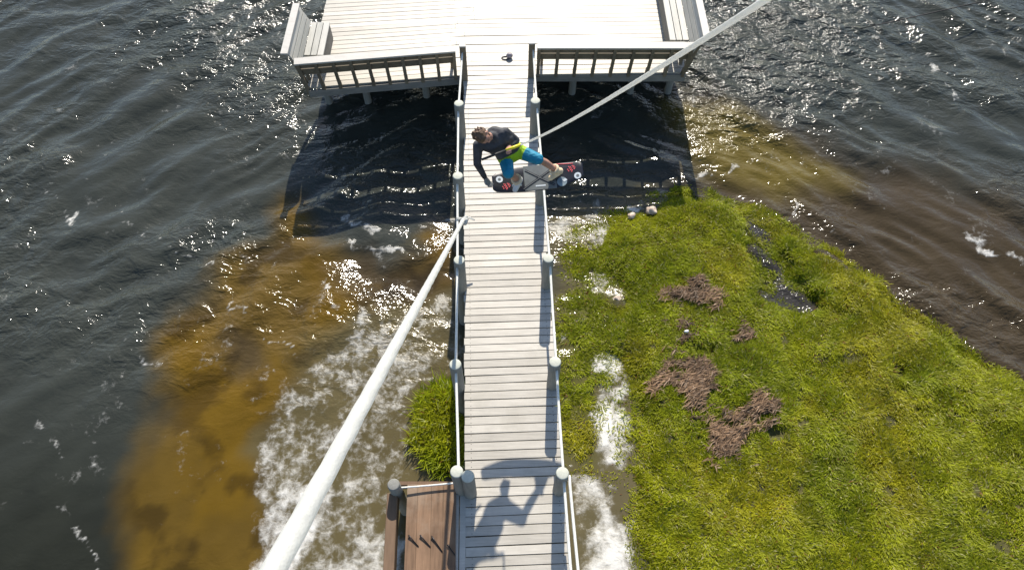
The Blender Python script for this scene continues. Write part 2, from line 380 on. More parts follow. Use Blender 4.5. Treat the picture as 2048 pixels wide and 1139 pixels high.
s1 = nn('Math'); s1.operation = 'MULTIPLY_ADD'; ln(fn.outputs['Fac'], s1.inputs[0]); s1.inputs[1].default_value = 1.7
s0 = nn('Math'); s0.operation = 'MULTIPLY'; ln(ve.outputs[0], s0.inputs[0]); s0.inputs[1].default_value = .11; ln(s0.outputs[0], s1.inputs[2])
lo_ = nn('TexNoise'); lo_.inputs['Scale'].default_value = 1.15; lo_.inputs['Detail'].default_value = 4; lo_.inputs['Roughness'].default_value = .55; ln(va.outputs[0], lo_.inputs['Vector'])
sL = nn('Math'); sL.operation = 'MULTIPLY_ADD'; ln(lo_.outputs['Fac'], sL.inputs[0]); sL.inputs[1].default_value = 1.5; sL.inputs[2].default_value = -.75
sM = nn('Math'); sM.operation = 'ADD'; ln(sL.outputs[0], sM.inputs[0]); ln(s1.outputs[0], sM.inputs[1]); s1 = sM
s2 = nn('Math'); s2.operation = 'ADD'; ln(s1.outputs[0], s2.inputs[0]); ln(a_f.outputs['Fac'], s2.inputs[1])
fm = nn('MapRange'); fm.interpolation_type = 'SMOOTHSTEP'; fm.inputs['From Min'].default_value = 1.16; fm.inputs['From Max'].default_value = 2.1; ln(s2.outputs[0], fm.inputs[0])
mx = nn('MixRGB'); ln(fm.outputs[0], mx.inputs[0]); ln(a_b.outputs['Color'], mx.inputs[1]); mx.inputs[2].default_value = (.66, .645, .60, 1)
ln(mx.outputs[0], P.inputs['Base Color'])
a_c = nn('Attribute'); a_c.attribute_name = 'chop'
r0 = nn('MapRange'); r0.inputs['To Min'].default_value = .095; r0.inputs['To Max'].default_value = .155; ln(a_c.outputs['Fac'], r0.inputs[0])
rr = nn('MapRange'); ln(r0.outputs[0], rr.inputs['To Min']); rr.inputs['To Max'].default_value = .7; ln(fm.outputs[0], rr.inputs[0]); ln(rr.outputs[0], P.inputs['Roughness'])
P.inputs['IOR'].default_value = 1.33; P.inputs['Specular IOR Level'].default_value = .5
mp = nn('Mapping'); mp.inputs['Scale'].default_value = (1.0, 1.5, 1); ln(tc.outputs['Object'], mp.inputs[0])
n1 = nn('TexNoise'); n1.inputs['Scale'].default_value = 2.2; n1.inputs['Detail'].default_value = 4; n1.inputs['Roughness'].default_value = .5; n1.inputs['Distortion'].default_value = .5; ln(mp.outputs[0], n1.inputs['Vector'])
n2 = nn('TexNoise'); n2.inputs['Scale'].default_value = 11; n2.inputs['Detail'].default_value = 2; ln(mp.outputs[0], n2.inputs['Vector'])
h1 = nn('Math'); h1.operation = 'MULTIPLY_ADD'; ln(n2.outputs['Fac'], h1.inputs[0]); h1.inputs[1].default_value = .17; ln(n1.outputs['Fac'], h1.inputs[2])
h2 = nn('Math'); h2.operation = 'MULTIPLY'; ln(h1.outputs[0], h2.inputs[0]); ln(a_w.outputs['Fac'], h2.inputs[1])
h3 = nn('Math'); h3.operation = 'MULTIPLY_ADD'; ln(fm.outputs[0], h3.inputs[0]); h3.inputs[1].default_value = .12; ln(h2.outputs[0], h3.inputs[2])
bp = nn('Bump'); bp.inputs['Strength'].default_value = .9; bp.inputs['Distance'].default_value = .10; ln(h3.outputs[0], bp.inputs['Height']); ln(bp.outputs[0], P.inputs['Normal'])
wm.materials.append(m)
tag(link('water', wm), 'dark rippled lake water with ochre shallows and white foam', 'water', kind='structure')

# ------------------------------------------------------------------ marsh ground
def ground_z(x, y):
    d = inner(x, y); b = sdf(BUSH, x, y) + (N1.fbm(x * 3, y * 3, 3) - .5) * .2
    z = -.25 + .40 * smooth(-.5, .7, d) + .12 * (N2.fbm(x * 1.5, y * 1.5, 4) - .5) * smooth(0, .6, d)
    z = np.maximum(z, -.25 + .3 * smooth(-.2, .2, b))
    z = z - .34 * smooth(-.30, .15, chan(x, y))
    for h in HOLES: z = z - .10 * smooth(-.1, .1, sdf(h, x, y))
    return z
gx = np.arange(-2.2, 16, .09); gy = np.arange(-6, 10.6, .09)
gm, hx, hy, hz = grid_mesh('marsh_ground', gx, gy, ground_z)
m, nt, P, nn, ln = nodes('marsh_soil'); M['soil'] = m
tc = nn('TexCoord'); n = nn('TexNoise'); n.inputs['Scale'].default_value = 7; n.inputs['Detail'].default_value = 8; n.inputs['Roughness'].default_value = .7; ln(tc.outputs['Object'], n.inputs['Vector'])
r = ramp(nt, [(.3, (.035, .032, .010)), (.55, (.085, .078, .016)), (.75, (.15, .115, .04))]); ln(n.outputs['Fac'], r.inputs[0]); ln(r.outputs[0], P.inputs['Base Color']); P.inputs['Roughness'].default_value = .9
bp = nn('Bump'); bp.inputs['Distance'].default_value = .05; bp.inputs['Strength'].default_value = .6; ln(n.outputs['Fac'], bp.inputs['Height']); ln(bp.outputs[0], P.inputs['Normal'])
gm.materials.append(m)
tag(link('marsh_ground', gm), 'low muddy marsh ground under the grass island', 'ground', kind='structure')

# ------------------------------------------------------------------ grass
def leaf_mat(name, trans=.45):
    m, nt, P, nn, ln = nodes(name)
    a = nn('Attribute'); a.attribute_name = 'leaf'; ln(a.outputs['Color'], P.inputs['Base Color'])
    P.inputs['Roughness'].default_value = .5; P.inputs['Specular IOR Level'].default_value = .25
    t = nn('BsdfTranslucent'); ln(a.outputs['Color'], t.inputs['Color'])
    mx = nn('MixShader'); mx.inputs[0].default_value = trans; ln(P.outputs[0], mx.inputs[1]); ln(t.outputs[0], mx.inputs[2])
    ln(mx.outputs[0], nt.nodes['Material Output'].inputs[0]); return m
M['leaf'] = leaf_mat('grass_leaf', .5)
M['straw'] = leaf_mat('dead_reed', .2)
def blades(name, x, y, z0, length, width, lean, az, rgb, mat, droop=.5):
    n = len(x); d = np.stack([np.cos(az), np.sin(az)], 1); p = np.stack([-d[:, 1], d[:, 0]], 1)
    tw = rng.uniform(-.7, .7, n); pz = np.sin(tw); p = p * np.cos(tw)[:, None]
    co = np.zeros((n, 5, 3), np.float32)
    def put(k, f, side, wf, up):
        co[:, k, 0] = x + d[:, 0] * length * f * np.sin(lean) + p[:, 0] * width * wf * side
        co[:, k, 1] = y + d[:, 1] * length * f * np.sin(lean) + p[:, 1] * width * wf * side
        co[:, k, 2] = z0 + length * up * np.cos(lean) + pz * width * wf * side
    put(0, 0, -1, .5, 0); put(1, 0, 1, .5, 0); put(2, .5, 1, .5, .6); put(3, .5, -1, .5, .6); put(4, 1.08, 0, 0, 1 - droop * .3)
    b = np.arange(n)[:, None] * 5
    me = raw_mesh(name, co.reshape(-1, 3), b + np.array([[0, 1, 2, 3]]), b + np.array([[3, 2, 4]]))
    c = np.repeat(rgb[:, None, :], 5, 1); c[:, 4] *= 1.12
    setcol(me, 'leaf', c.reshape(-1, 3)); me.materials.append(mat); return me
G_A = np.array([.345, .365, .013]); G_B = np.array([.275, .315, .013]); G_C = np.array([.41, .365, .018]); G_D = np.array([.50, .47, .20]); G_R = np.array([.22, .085, .03])
def grass_colour(x, y, n):
    a = smooth(.35, .65, N3.fbm(x * .55, y * .55, 4))[:, None]; b = smooth(.45, .7, N4.fbm(x * .9 + 4, y * .9, 4))[:, None]
    c = G_A * (1 - a) + G_B * a; c = c * (1 - .6 * b) + G_C * .6 * b
    fine = N1.fbm(x * 5, y * 5, 3); c = c * (.60 + .76 * fine)[:, None]
    r = rng.random(n); c = np.where((r < .06)[:, None], G_D, c); c = np.where((r > .985)[:, None], G_R, c)
    return c * rng.uniform(.75, 1.3, n)[:, None]
def scatter(n, x0, x1, y0, y1, dens):
    x = rng.uniform(x0, x1, n); y = rng.uniform(y0, y1, n); k = rng.random(n) < dens(x, y); return x[k], y[k]
def dens_main(x, y):
    d = inner(x, y); v = smooth(-.15, .15, d)
    sp = np.maximum(smooth(-.2, .3, sdf(SPARSE, x, y)) * .85, smooth(-.2, .3, sdf(SPARSE2, x, y)) * .40)
    sp = np.maximum(sp, smooth(-.1, .2, sdf(STRIP, x, y)) * .12)
    sp = sp * smooth(.22, .5, N2.fbm(x * 1.8, y * 1.8, 3))
    v = np.maximum(v, sp)
    v = v * (1 - smooth(-.10, .22, chan(x, y)) * (.80 + .2 * smooth(.35, .6, N3.fbm(x * 2.6, y * 2.6, 3))))
    for h in HOLES: v = v * (1 - smooth(-.08, .1, sdf(h, x, y) + (N3(x * 5, y * 5) - .5) * .2))
    for h in DEAD: v = v * (1 - .70 * smooth(-.14, .12, sdf(h, x, y) + (N3(x * 5, y * 5) - .5) * .3))
    v = v * (.62 + .38 * smooth(.30, .48, N4.fbm(x * 2.4, y * 2.4, 3)))       # tufts with thin places between
    v = v * (.06 + .94 * smooth(.24, .33, N1.fbm(x * 3.3 + 7, y * 3.3, 4)))   # bare wet pits
    return v
x, y = scatter(1050000, .6, 12.6, -.6, 10.4, dens_main)
n = len(x); z = np.maximum(ground_z(x, y), -.015)
tuft = N4.fbm(x * 2.4, y * 2.4, 3)
ln_ = rng.uniform(.055, .125, n) * (.75 + .45 * smooth(.35, .65, tuft)) 
az = 2 * PI * N2.fbm(x * 1.4, y * 1.4, 4) * 2.6 + rng.normal(0, .8, n) + 2.6
gme = blades('marsh_grass', x, y, z, ln_, rng.uniform(.008, .017, n), rng.uniform(.7, 1.42, n), az, grass_colour(x, y, n), M['leaf'])
tag(link('marsh_grass', gme), 'bright green and yellow marsh grass flattened by wind across the island', 'grass', kind='stuff')
# clump beside the boardwalk
def dens_b(x, y): return smooth(-.12, .08, sdf(BUSH, x, y) + (N1.fbm(x * 4, y * 4, 3) - .5) * .3)
x, y = scatter(22000, -2.2, -.7, 2.6, 5.4, dens_b); n = len(x)
lb = rng.uniform(.16, .42, n)
c_ = grass_colour(x, y, n) * np.array([.95, 1.05, 1.0])
me = blades('grass_clump', x, y, np.maximum(ground_z(x, y), -.04), lb, rng.uniform(.012, .024, n), rng.uniform(.15, 1.0, n), rng.uniform(0, 2 * PI, n), c_, M['leaf'])
tag(link('grass_clump', me), 'rounded clump of green marsh grass in the water against the left side of the boardwalk', 'grass clump')
# dead patches
DL = ['tan patch of flattened dead reeds with ragged left arm, middle of the grass island', 'largest tan patch of dead reeds, with a dark wet hole at its right end', 'small dark brown patch of dead reeds topped by a white scrap', 'thin tan streak of dead reeds nearest the boardwalk platform', 'tiny brown tuft of dead reeds below the muddy channel']
for poly, lab in zip(DEAD, DL):
    P_ = np.array(poly); lo = P_.min(0) - .35; hi = P_.max(0) + .35
    n0 = int(5600 * (hi - lo).prod()) + 300
    x, y = scatter(n0, lo[0], hi[0], lo[1], hi[1], lambda a, b: smooth(-.16, .12, sdf(poly, a, b) + (N3.fbm(a * 3.5, b * 3.5, 3) - .5) * .8) * smooth(.36, .58, N1.fbm(a * 3, b * 6, 3)))
    n = len(x); base = np.array([.235, .148, .085]) if lab[0] != 's' else np.array([.16, .10, .065])
    cc = base * (.05 + 1.75 * N2.fbm(x * 5, y * 5, 3))[:, None] * rng.uniform(.6, 1.35, n)[:, None]
    me = blades('dead_reeds', x, y, ground_z(x, y) + rng.uniform(.0, .10, n) * N2.fbm(x * 4, y * 4, 2) + .03, rng.uniform(.06, .16, n), rng.uniform(.009, .022, n), rng.uniform(1.2, 1.56, n), rng.normal(.55, .55, n) + PI * rng.integers(0, 2, n), cc, M['straw'])
    tag(link('dead_reeds', me), lab, 'dead reeds', 'patches of dead reeds')

# ------------------------------------------------------------------ pale stones and scraps at the shore
def lump(name, c, r, mat, lab, cat, group=None, seed=0, flat=.6):
    bm = bmesh.new(); bmesh.ops.create_icosphere(bm, subdivisions=3, radius=1)
    rr = random.Random(seed); ph = [rr.uniform(0, 6) for _ in range(6)]
    for v in bm.verts:
        k = 1 + .22 * math.sin(3 * v.co.x + ph[0]) * math.sin(2.6 * v.co.y + ph[1]) + .12 * math.sin(6 * v.co.z + 5 * v.co.x + ph[2])
        v.co = V((v.co.x * r[0], v.co.y * r[1], v.co.z * r[0] * flat)) * k
    me = bpy.data.meshes.new(name); bm.to_mesh(me); bm.free(); me.materials.append(mat)
    for p in me.polygons: p.use_smooth = True
    return tag(link(name, me, None, c), lab, cat, group)
M['stone'] = plain('pale_stone', (.58, .46, .36), .8, .35, 12, bump=.5, bscale=40)
M['scrap'] = plain('white_plastic', (.8, .8, .8), .4, .05)
for i, (px, py, r, lab) in enumerate([(1303, 420, (.13, .11), 'pale pinkish rock at the tip of the grass by the platform shadow'), (1237, 592, (.09, .07), 'pale rock in the foam beside the grass edge, next to dead reeds'), (1264, 430, (.08, .08), 'small whitish rock left of the pinkish one')]):
    c = at(px, py, .1); lump('rock', (c.x, c.y, float(ground_z(np.array([c.x]), np.array([c.y]))[0]) + .08), r, M['stone'], lab, 'rock', 'rocks along the grass edge', i)
c = at(1374, 660, .3); lump('litter', (c.x, c.y, .26), (.045, .028), M['scrap'], 'small white scrap of litter lying on brown dead reeds', 'litter', None, 9, .5)

# ------------------------------------------------------------------ boardwalk
ZD = 1.2; AL = math.radians(2.2)
D = V((-math.sin(AL), math.cos(AL), 0)); Xr = V((math.cos(AL), math.sin(AL), 0)); UP = V((0, 0, 1))
L0 = at(929, 650, ZD); L0 = L0 - D * (L0.y / D.y)           # foot of the left edge at y = 0
BW = 1.545
bw = thing('boardwalk', 'long pale weathered plank boardwalk with round posts and rope handrails', 'boardwalk', tuple(L0 + Xr * BW / 2 - UP * ZD))
PT = .145
mb = MB(); k = 0; yy = -3.0
while yy < 12.18:
    w = PT - .011 - abs(random.gauss(0, .0022)); j = random.uniform(-.012, .012); j2 = random.uniform(-.015, .02)
    c = L0 + D * (yy + w / 2) + Xr * (BW / 2 + (j + j2) / 2)
    rot = random.gauss(0, .0035)
    xx = (Xr * math.cos(rot) + D * math.sin(rot)); dd = (D * math.cos(rot) - Xr * math.sin(rot))
    mb.box(c + V((0, 0, -.019 + random.gauss(0, .0015))), (xx, dd, UP), ((BW + j2 - j) / 2, w / 2, .019), random.random(), 0, .004)
    yy += PT
mb.build('decking', M['deck'], bw)
for xo in (.10, BW / 2, BW - .10):
    mb = MB(); a = L0 + Xr * xo - D * 3 - UP * .14; b = L0 + Xr * xo + D * 12.0 - UP * .14
    mb.beam(a, b, .05, .19); mb.build('joist', M['beam'], bw)
# nail lines (screw heads)
mb = MB(); yy = -3.0 + PT / 2
while yy < 12.1:
    for xo in (.10, BW - .10):
        for q in (-.04, .04):
            c = L0 + D * (yy + q) + Xr * xo + UP * .0005
            mb.box(c, (Xr, D, UP), (.005, .005, .0015))
    yy += PT
so = mb.build('deck_screws', M['metal'], bw)
tag(so, kind='stuff')
# posts
def post_mesh(r, zb, zt, tilt=0):
    mb = MB(); n = 16
    prof = [(zb, r * 1.05), (zt - .3, r), (zt - .012, r), (zt, r * .93)]
    mb.tube([(0, 0, z) for z, _ in prof], [q for _, q in prof], n, .5, 0, cap=False)
    return mb
def cap_mesh(r):
    mb = MB(); mb.tube([(0, 0, 0.0), (0, 0, .006), (0, 0, .012)], [r * .955, r * .95, r * .80], 18, .6, 0); return mb
pm = post_mesh(.097, -.6, 2.1); cm = cap_mesh(.097)
po0 = pm.build('post', M['post'], bw, world=False); pc0 = cm.build('post_cap', M['posttop'], po0, world=False); pc0.location = (0, 0, 2.1 - .004)
base = wpos(bw)
LP = [at(q[0], q[1], 2.1) for q in ((917, 208), (915, 352), (915, 523), (912, 725), (918, 946))]
RP = [at(q[0], q[1], 2.1) for q in ((1071, 200),)] + [None] + [at(q[0], q[1], 2.1) for q in ((1097, 515), (1110, 725), (1124, 945))]
RP[1] = (RP[0] + RP[2]) / 2
RP.append(RP[-1] - D * 1.83)
first = True
def put_post(p):
    global first
    if first: o = po0; first = False
    else:
        o = po0.copy(); C.objects.link(o); o.parent = bw
        c = pc0.copy(); C.objects.link(c); c.parent = o
    o.location = (p.x - base.x, p.y - base.y, 0); o.rotation_euler = (random.gauss(0, .008), random.gauss(0, .008), random.uniform(0, 6))
    return o
for p in LP + RP: put_post(p)
# second post of the pair at the side deck
put_post(at(934, 950, 2.1))
# rope rails between posts, threaded just below the tops
gateL = at(925, 92, 2.1); gateR = at(1064, 86, 2.1)
def rope_pts(a, b, sag, n=10):
    return [a.lerp(b, t / n) - UP * (sag * 4 * (t / n) * (1 - t / n)) for t in range(n + 1)]
def rail(a, b, sag=.05, r=.021, out=0.0, nm='handrail_rope'):
    mb = MB(); mb.tube(rope_pts(V((a.x, a.y, 1.97)) + Xr * out, V((b.x, b.y, 1.97)) + Xr * out, sag), r, 8); return mb.build(nm, M['rope'], bw)
chL = [gateL] + LP; chR = [gateR] + RP
for a, b in zip(chL[:-1], chL[1:]): rail(a, b, random.uniform(.02, .06), .021, -.012)
for a, b in zip(chR[:-1], chR[1:]): rail(a, b, random.uniform(.02, .06), .021, .03)
rail(RP[-2] + Xr * .07, RP[-1] + Xr * .10, .03, .022, .04)

# ------------------------------------------------------------------ platform at the end
FL0, FL1 = at(605, 176, ZD), at(918, 150, ZD)           # front edge, left wing
FR0, FR1 = at(1072, 144, ZD), at(1372, 144, ZD)         # front edge, right wing
FL0.z = FL1.z = FR0.z = FR1.z = ZD
BY = 21.0
xl0, xr0 = FL0.x + .12, FR1.x - .02
pf = thing('platform', 'wide pale plank dock platform with slatted rails at the end of the boardwalk', 'dock platform', ((xl0 + xr0) / 2, 16, 0))
mb = MB()
def fy(x):
    if x < FL1.x: return FL0.y + (FL1.y - FL0.y) * (x - FL0.x) / (FL1.x - FL0.x)
    if x > FR0.x: return FR0.y
    return FL1.y + (FR0.y - FL1.y) * (x - FL1.x) / (FR0.x - FL1.x)
# boards follow the front edge, so each is a strip in three straight pieces
yy = 0.0
while yy < BY - 12.3:
    w = PT - .012; t = random.random(); t2 = random.random(); z0 = random.gauss(0, .001)
    xsx = [xl0 - random.uniform(0, .02), FL1.x + random.uniform(-.3, .3), xr0 + random.uniform(0, .02)]
    q = yy / (BY - 12.3)
    f = lambda x: fy(x) * (1 - q) + (12.25 + .03 * x) * q + yy
    for (xa, xb, tt) in ((xsx[0], xsx[1] - .003, t), (xsx[1] + .003, xsx[2], t2)):
        ya, yb = f(xa), f(xb)
        vs = [V((xa, ya, ZD + z0)), V((xb, yb, ZD + z0)), V((xb, yb + w, ZD + z0)), V((xa, ya + w, ZD + z0))]
        mb.prism(vs, UP, .038, tt)
    yy += PT
mb.build('decking', M['deck'], pf)
def fascia(a, b):
    mb = MB(); d = (b - a).normalized(); nrm = d.cross(UP)
    mb.beam(a + nrm * .03 - UP * .135, b + nrm * .03 - UP * .135, .045, .19, .5); return mb.build('fascia', M['beam'], pf)
fascia(FL0 + V((.12, 0, 0)), FL1); fascia(FR0, FR1)
for xa in (xl0, xr0):
    mb = MB(); mb.beam(V((xa, fy(xa) + .05, ZD - .14)), V((xa, BY, ZD - .14)), .045, .19); mb.build('edge_beam', M['beam'], pf)
for yb in (12.75, 15, 17.5, 20):
    mb = MB(); mb.beam(V((xl0 + .05, yb - .1, ZD - .2)), V((xr0 - .05, yb + .1, ZD - .2)), .09, .19); mb.build('joist', M['beam'], pf)
pm2 = post_mesh(.085, -.8, 1.0); pile0 = pm2.build('pile', M['post'], pf, world=False)
PX = [xl0 + .12, -3.45, -2.05, 1.45, 2.85, xr0 - .1]
b2 = wpos(pf); fst = True
for yb in (12.9, 15.0, 17.5):
    for x in PX + [-.35]:
        if yb < 13 and x == -.35: continue
        o = pile0 if fst else pile0.copy()
        if not fst: C.objects.link(o); o.parent = pf
        fst = False
        o.location = (x - b2.x, yb + (fy(x) - 12.25) * .8 - b2.y, 0)
# gate posts (square, dark) at the head of the boardwalk
for g in (gateL, gateR):
    mb = MB(); mb.box((g.x, g.y, (2.12 - .5) / 2), (Xr, D, UP), (.065, .065, (2.12 + .5) / 2), .4, 0, .012)
    o = mb.build('gate_post', M['rail'], pf)
    mb = MB(); mb.box((g.x, g.y, 2.13), (Xr, D, UP), (.072, .072, .012), .6, 0, .006); mb.build('post_cap', M['cap'], o)
# railings: leaning balusters, two boards, a flat cap
def railing(a, b, n, lean):
    d = (b - a).normalized(); nrm = d.cross(UP)        # outward
    root = MB(); T = lambda s, h, out=0: a.lerp(b, s) + nrm * (lean * h + out) + UP * h
    e0 = -.01; 
    root.beam(T(0, .93, .02), T(1, .93, .02), .19, .036, .6)
    rr = root.build('railing', M['cap'], pf)
    tl = (UP + nrm * lean).normalized()
    for h, hh in ((.77, .17), (.56, .20)):
        q = MB(); q.beam(T(0, h, -.012), T(1, h, -.012), .036, hh, .45, 0, tl); q.build('rail', M['rail'], rr)
    for i in range(n + 1):
        s = (i + .1) / (n + .2)
        q = MB(); p0 = T(s, -.16, .058 - lean * 0); p1 = T(s, .905, .028)
        q.beam(p0, p1, .07, .045, random.random(), 0, nrm)
        q.beam(T(s, -.14, .03) + d * 0, T(s, .14, .012), .07, .06, .4, 0, nrm)   # bracket at the foot
        q.build('baluster', M['rail'], rr)
    return rr
railing(FL0 + (FL1 - FL0) * .02, FL1 - (FL1 - FL0) * .012, 9, .25)
railing(FR0, FR1 - (FR1 - FR0) * .01, 8, .25)
# benches along the two sides
def bench(sx, xe, ya, yb, lab):
    t = thing('bench', lab, 'bench', (xe, (ya + yb) / 2, ZD), 'benches on the platform sides')
    X = V((sx, 0, 0)); O = lambda o, y, h: V((xe, y, ZD + h)) + X * o
    for i in range(3):                                   # seat slats
        mb = MB(); o = -.30 + i * .145
        mb.beam(O(o + .065, ya + .42, .43), O(o + .065, yb, .43), .128, .036, random.random()); mb.build('seat_slat', M['seat'], t)
    ln_ = V((sx * .42, 0, 1)).normalized()
    for i in range(3):                                   # back slats, leaning outward
        mb = MB(); h = .52 + i * .135; o = .13 + (h - .45) * .42
        mb.beam(O(o, ya - .02, h), O(o, yb, h), .032, .120, random.random(), 0, ln_); mb.build('back_slat', M['seat'], t)
    mb = MB(); mb.beam(O(.33, ya - .12, .93), O(.33, yb, .93), .15, .036, .8); mb.build('back_cap', M['cap'], t)
    mb = MB(); mb.beam(O(-.275, ya + .42, .20), O(-.275, yb - .02, .20), .03, .36, .4); mb.build('front_panel', M['beam'], t)
    for y in np.linspace(ya + .1, yb - .1, 3):
        mb = MB(); mb.beam(O(.10, y, -.2), O(.345, y, .90), .05, .07, .4, 0, X); mb.build('back_post', M['rail'], t)
    return t
bench(-1, xl0 + .06, fy(xl0) + .1, 13.45, 'pale slatted bench on the left edge of the platform, its back leaning over the water')
bench(1, xr0 - .06, fy(xr0) + .1, 15.5, 'pale slatted bench on the right edge of the platform, its leaning back greyer')
# seats built against the inside of the front rails
def front_seat(a, b, lab):
    d = (b - a).normalized(); inn = UP.cross(d)
    t = thing('bench', lab, 'bench', tuple((a + b) / 2 + inn * .25), 'benches against the front rails')
    for i in range(3):
        o = .10 + i * .145; mb = MB(); mb.beam(a + inn * o + UP * .43, b + inn * o + UP * .43, .135, .036, random.random()); mb.build('seat_slat', M['seat'], t)
    L = (b - a).length
    for s in (.03, L - .03):
        p = a + d * float(s) + inn * .26; mb = MB(); mb.beam(p + UP * .0, p + UP * .41, .06, .06, .4, 0, d); mb.build('leg', M['rail'], t)
    return t
front_seat(FL0 + (FL1 - FL0) * .03, FL1 - (FL1 - FL0) * .03, 'pale bench seat behind the slatted rail left of the boardwalk entrance')
front_seat(FR0 + (FR1 - FR0) * .03, FR1 - (FR1 - FR0) * .02, 'pale bench seat behind the slatted rail right of the boardwalk entrance')
# small round float lying on the platform entrance
c = at(1019, 112, ZD + .05)
bo = thing('fender', 'small grey and dark round fender lying on the planks between the gate posts', 'fender', (c.x, c.y, ZD))
bm = bmesh.new(); bmesh.ops.create_uvsphere(bm, u_segments=16, v_segments=10, radius=.062)
for v in bm.verts: v.co.x *= 1.25
me = bpy.data.meshes.new('float'); bm.to_mesh(me); bm.free(); me.materials.append(plain('grey_plastic', (.28, .25, .27), .5, .3, 10))
link('float', me, bo, (0, 0, .063))
mb = MB(); cc = V((c.x - .06, c.y - .02, ZD + .012)); mb.tube([cc + V((.10 * math.cos(a) - .02, .05 * math.sin(a), 0)) for a in np.linspace(0, 5.5, 14)], .010, 6); mb.build('lanyard', M['metal'], bo)

# ------------------------------------------------------------------ brown side deck, lower left
ZS = 1.23
def S_(px, py, z=ZS): return at(px, py, z)
ptl, ptr = S_(815, 968), S_(912, 966)
sd = thing('side_deck', 'worn reddish brown timber deck attached to the lower left side of the boardwalk', 'side deck', ((ptl.x + ptr.x) / 2, 1.2, 0))
mb = MB(); Y0, Y1 = -1.2, ptl.y; xw = ptr.x - ptl.x; e = [0, .22, .50, .745, 1]
for i in range(4):
    xa = ptl.x + xw * e[i]; xb = ptl.x + xw * e[i + 1] - .004
    sk = (Y1 - Y0) * math.tan(AL)
    mb.prism([V((xa + sk, Y0, ZS)), V((xb + sk, Y0, ZS)), V((xb, Y1 + random.uniform(-.01, .01), ZS)), V((xa, Y1, ZS))], UP, .03, [.35, .75, .45, .62][i])
mb.build('boards', M['brown'], sd)
ol, orr = S_(774, 985), S_(795, 985)
mb = MB(); mb.box(V(((ol.x + orr.x) / 2, ol.y, ZS - .12)) - D * ((ol.y - Y0) / 2), (Xr, D, UP), ((orr.x - ol.x) / 2, (ol.y - Y0) / 2, .12), .6, 0, .008); mb.build('outer_beam', M['darkbrown'], sd)
mb = MB(); mb.box(((ol.x + ptr.x) / 2, Y1 + .03, ZS - .14), (V((1, 0, 0)), V((0, 1, 0)), UP), ((ptr.x - ol.x) / 2, .028, .11), .4); mb.build('end_beam', M['darkbrown'], sd)
mb = MB(); sl = at(914, 1050, ZD).x
for k in range(2):
    xa = sl + k * .105; mb.prism([V((xa + .03, Y0, ZD)), V((xa + .129, Y0, ZD)), V((xa + .099 - .09, Y1 - .02, ZD)), V((xa - .09 + .01, Y1 - .02, ZD))], UP, .035, .6 + .2 * k)
mb.build('edge_board', M['deck'], sd)
ptp = at(787, 968, 1.52)
mb = post_mesh(.095, -.6, 1.52); o = mb.build('post', M['post'], sd, world=False); o.location = V((ptp.x, ptp.y, 0)) - wpos(sd)
mb = cap_mesh(.095); c2 = mb.build('post_cap', M['post'], o, world=False); c2.location = (0, 0, 1.52 - .004)
mb = MB(); pr = at(930, 963, 1.31); mb.tube(rope_pts(V((ptp.x, ptp.y, 1.33)), pr, .02), .014, 8); mb.build('handrail_rope', M['rope'], sd)
# four short dark rods standing slanted on the boards
for i, (p0, p1) in enumerate([((817, 1069), (837, 1092)), ((840, 1069), (861, 1093)), ((863, 1071), (885, 1103)), ((895, 1088), (911, 1110))]):
    b = at(*p1, ZS); b = b + UP * .008; t_ = at(p0[0], p0[1], ZS + .03)
    mb = MB(); mb.tube([b, b.lerp(t_, .7), t_], [.008, .009, .014], 8); o = mb.build('rod', M['metal'])
    tag(o, ['thin dark metal rod slanting on the brown deck, first from its outer beam', 'dark metal rod slanting on the brown deck, second from its outer beam', 'longest dark metal rod slanting on the brown deck, third from its outer beam', 'short dark metal rod at the chipped edge of the brown deck nearest the boardwalk'][i], 'rod', 'dark rods on the brown deck')

# ------------------------------------------------------------------ ropes
# mooring line tied to the left handrail and led up past the camera
kn = V((LP[1].lerp(LP[2], .47).x + .03, 0, 0)); kn = at(927, 438, 1.95)
ml = thing('mooring_line', 'thick taut white line tied to the left handrail and rising towards the lower left', 'rope', tuple(kn))
far = atd(548, 1139, 1.7); d = (far - kn)
mb = MB(); mb.laid([kn + d * (k / 12) * 1.35 for k in range(13)], .031, .34, 24); mb.build('line', M['whiterope'], ml)
mb = MB()
for k in range(5):
    a_ = V((random.gauss(0, 1), random.gauss(0, 1), random.gauss(0, 1))).normalized(); b_ = a_.orthogonal().normalized(); c_ = a_.cross(b_)
    cc = kn + D * random.uniform(-.05, .05) + Xr * random.uniform(-.02, .03)
    mb.tube([cc + (b_ * math.cos(a) * 1.25 + c_ * math.sin(a)) * .045 for a in np.linspace(0, 2 * PI, 13)], .026, 8)
mb.tube([kn + Xr * .02, kn + Xr * .12 + D * .02, kn + Xr * .2 - UP * .04], [.03, .02, .014], 8); mb.tube([kn, kn - Xr * .12 + D * .03], [.03, .018], 8)
mb.build('knot', M['whiterope'], ml)
# thin dark line in the far water, upper right
a = at(1800, 40, .35); b = at(2060, -18, .55); b2_ = at(2500, -60, .6)
mb = MB(); mb.tube([at(1700, 62, -.05), a, b, b2_], .012, 6); tag(mb.build('cable', M['metal']), 'thin dark cable running just above the far water in the upper right corner', 'cable')

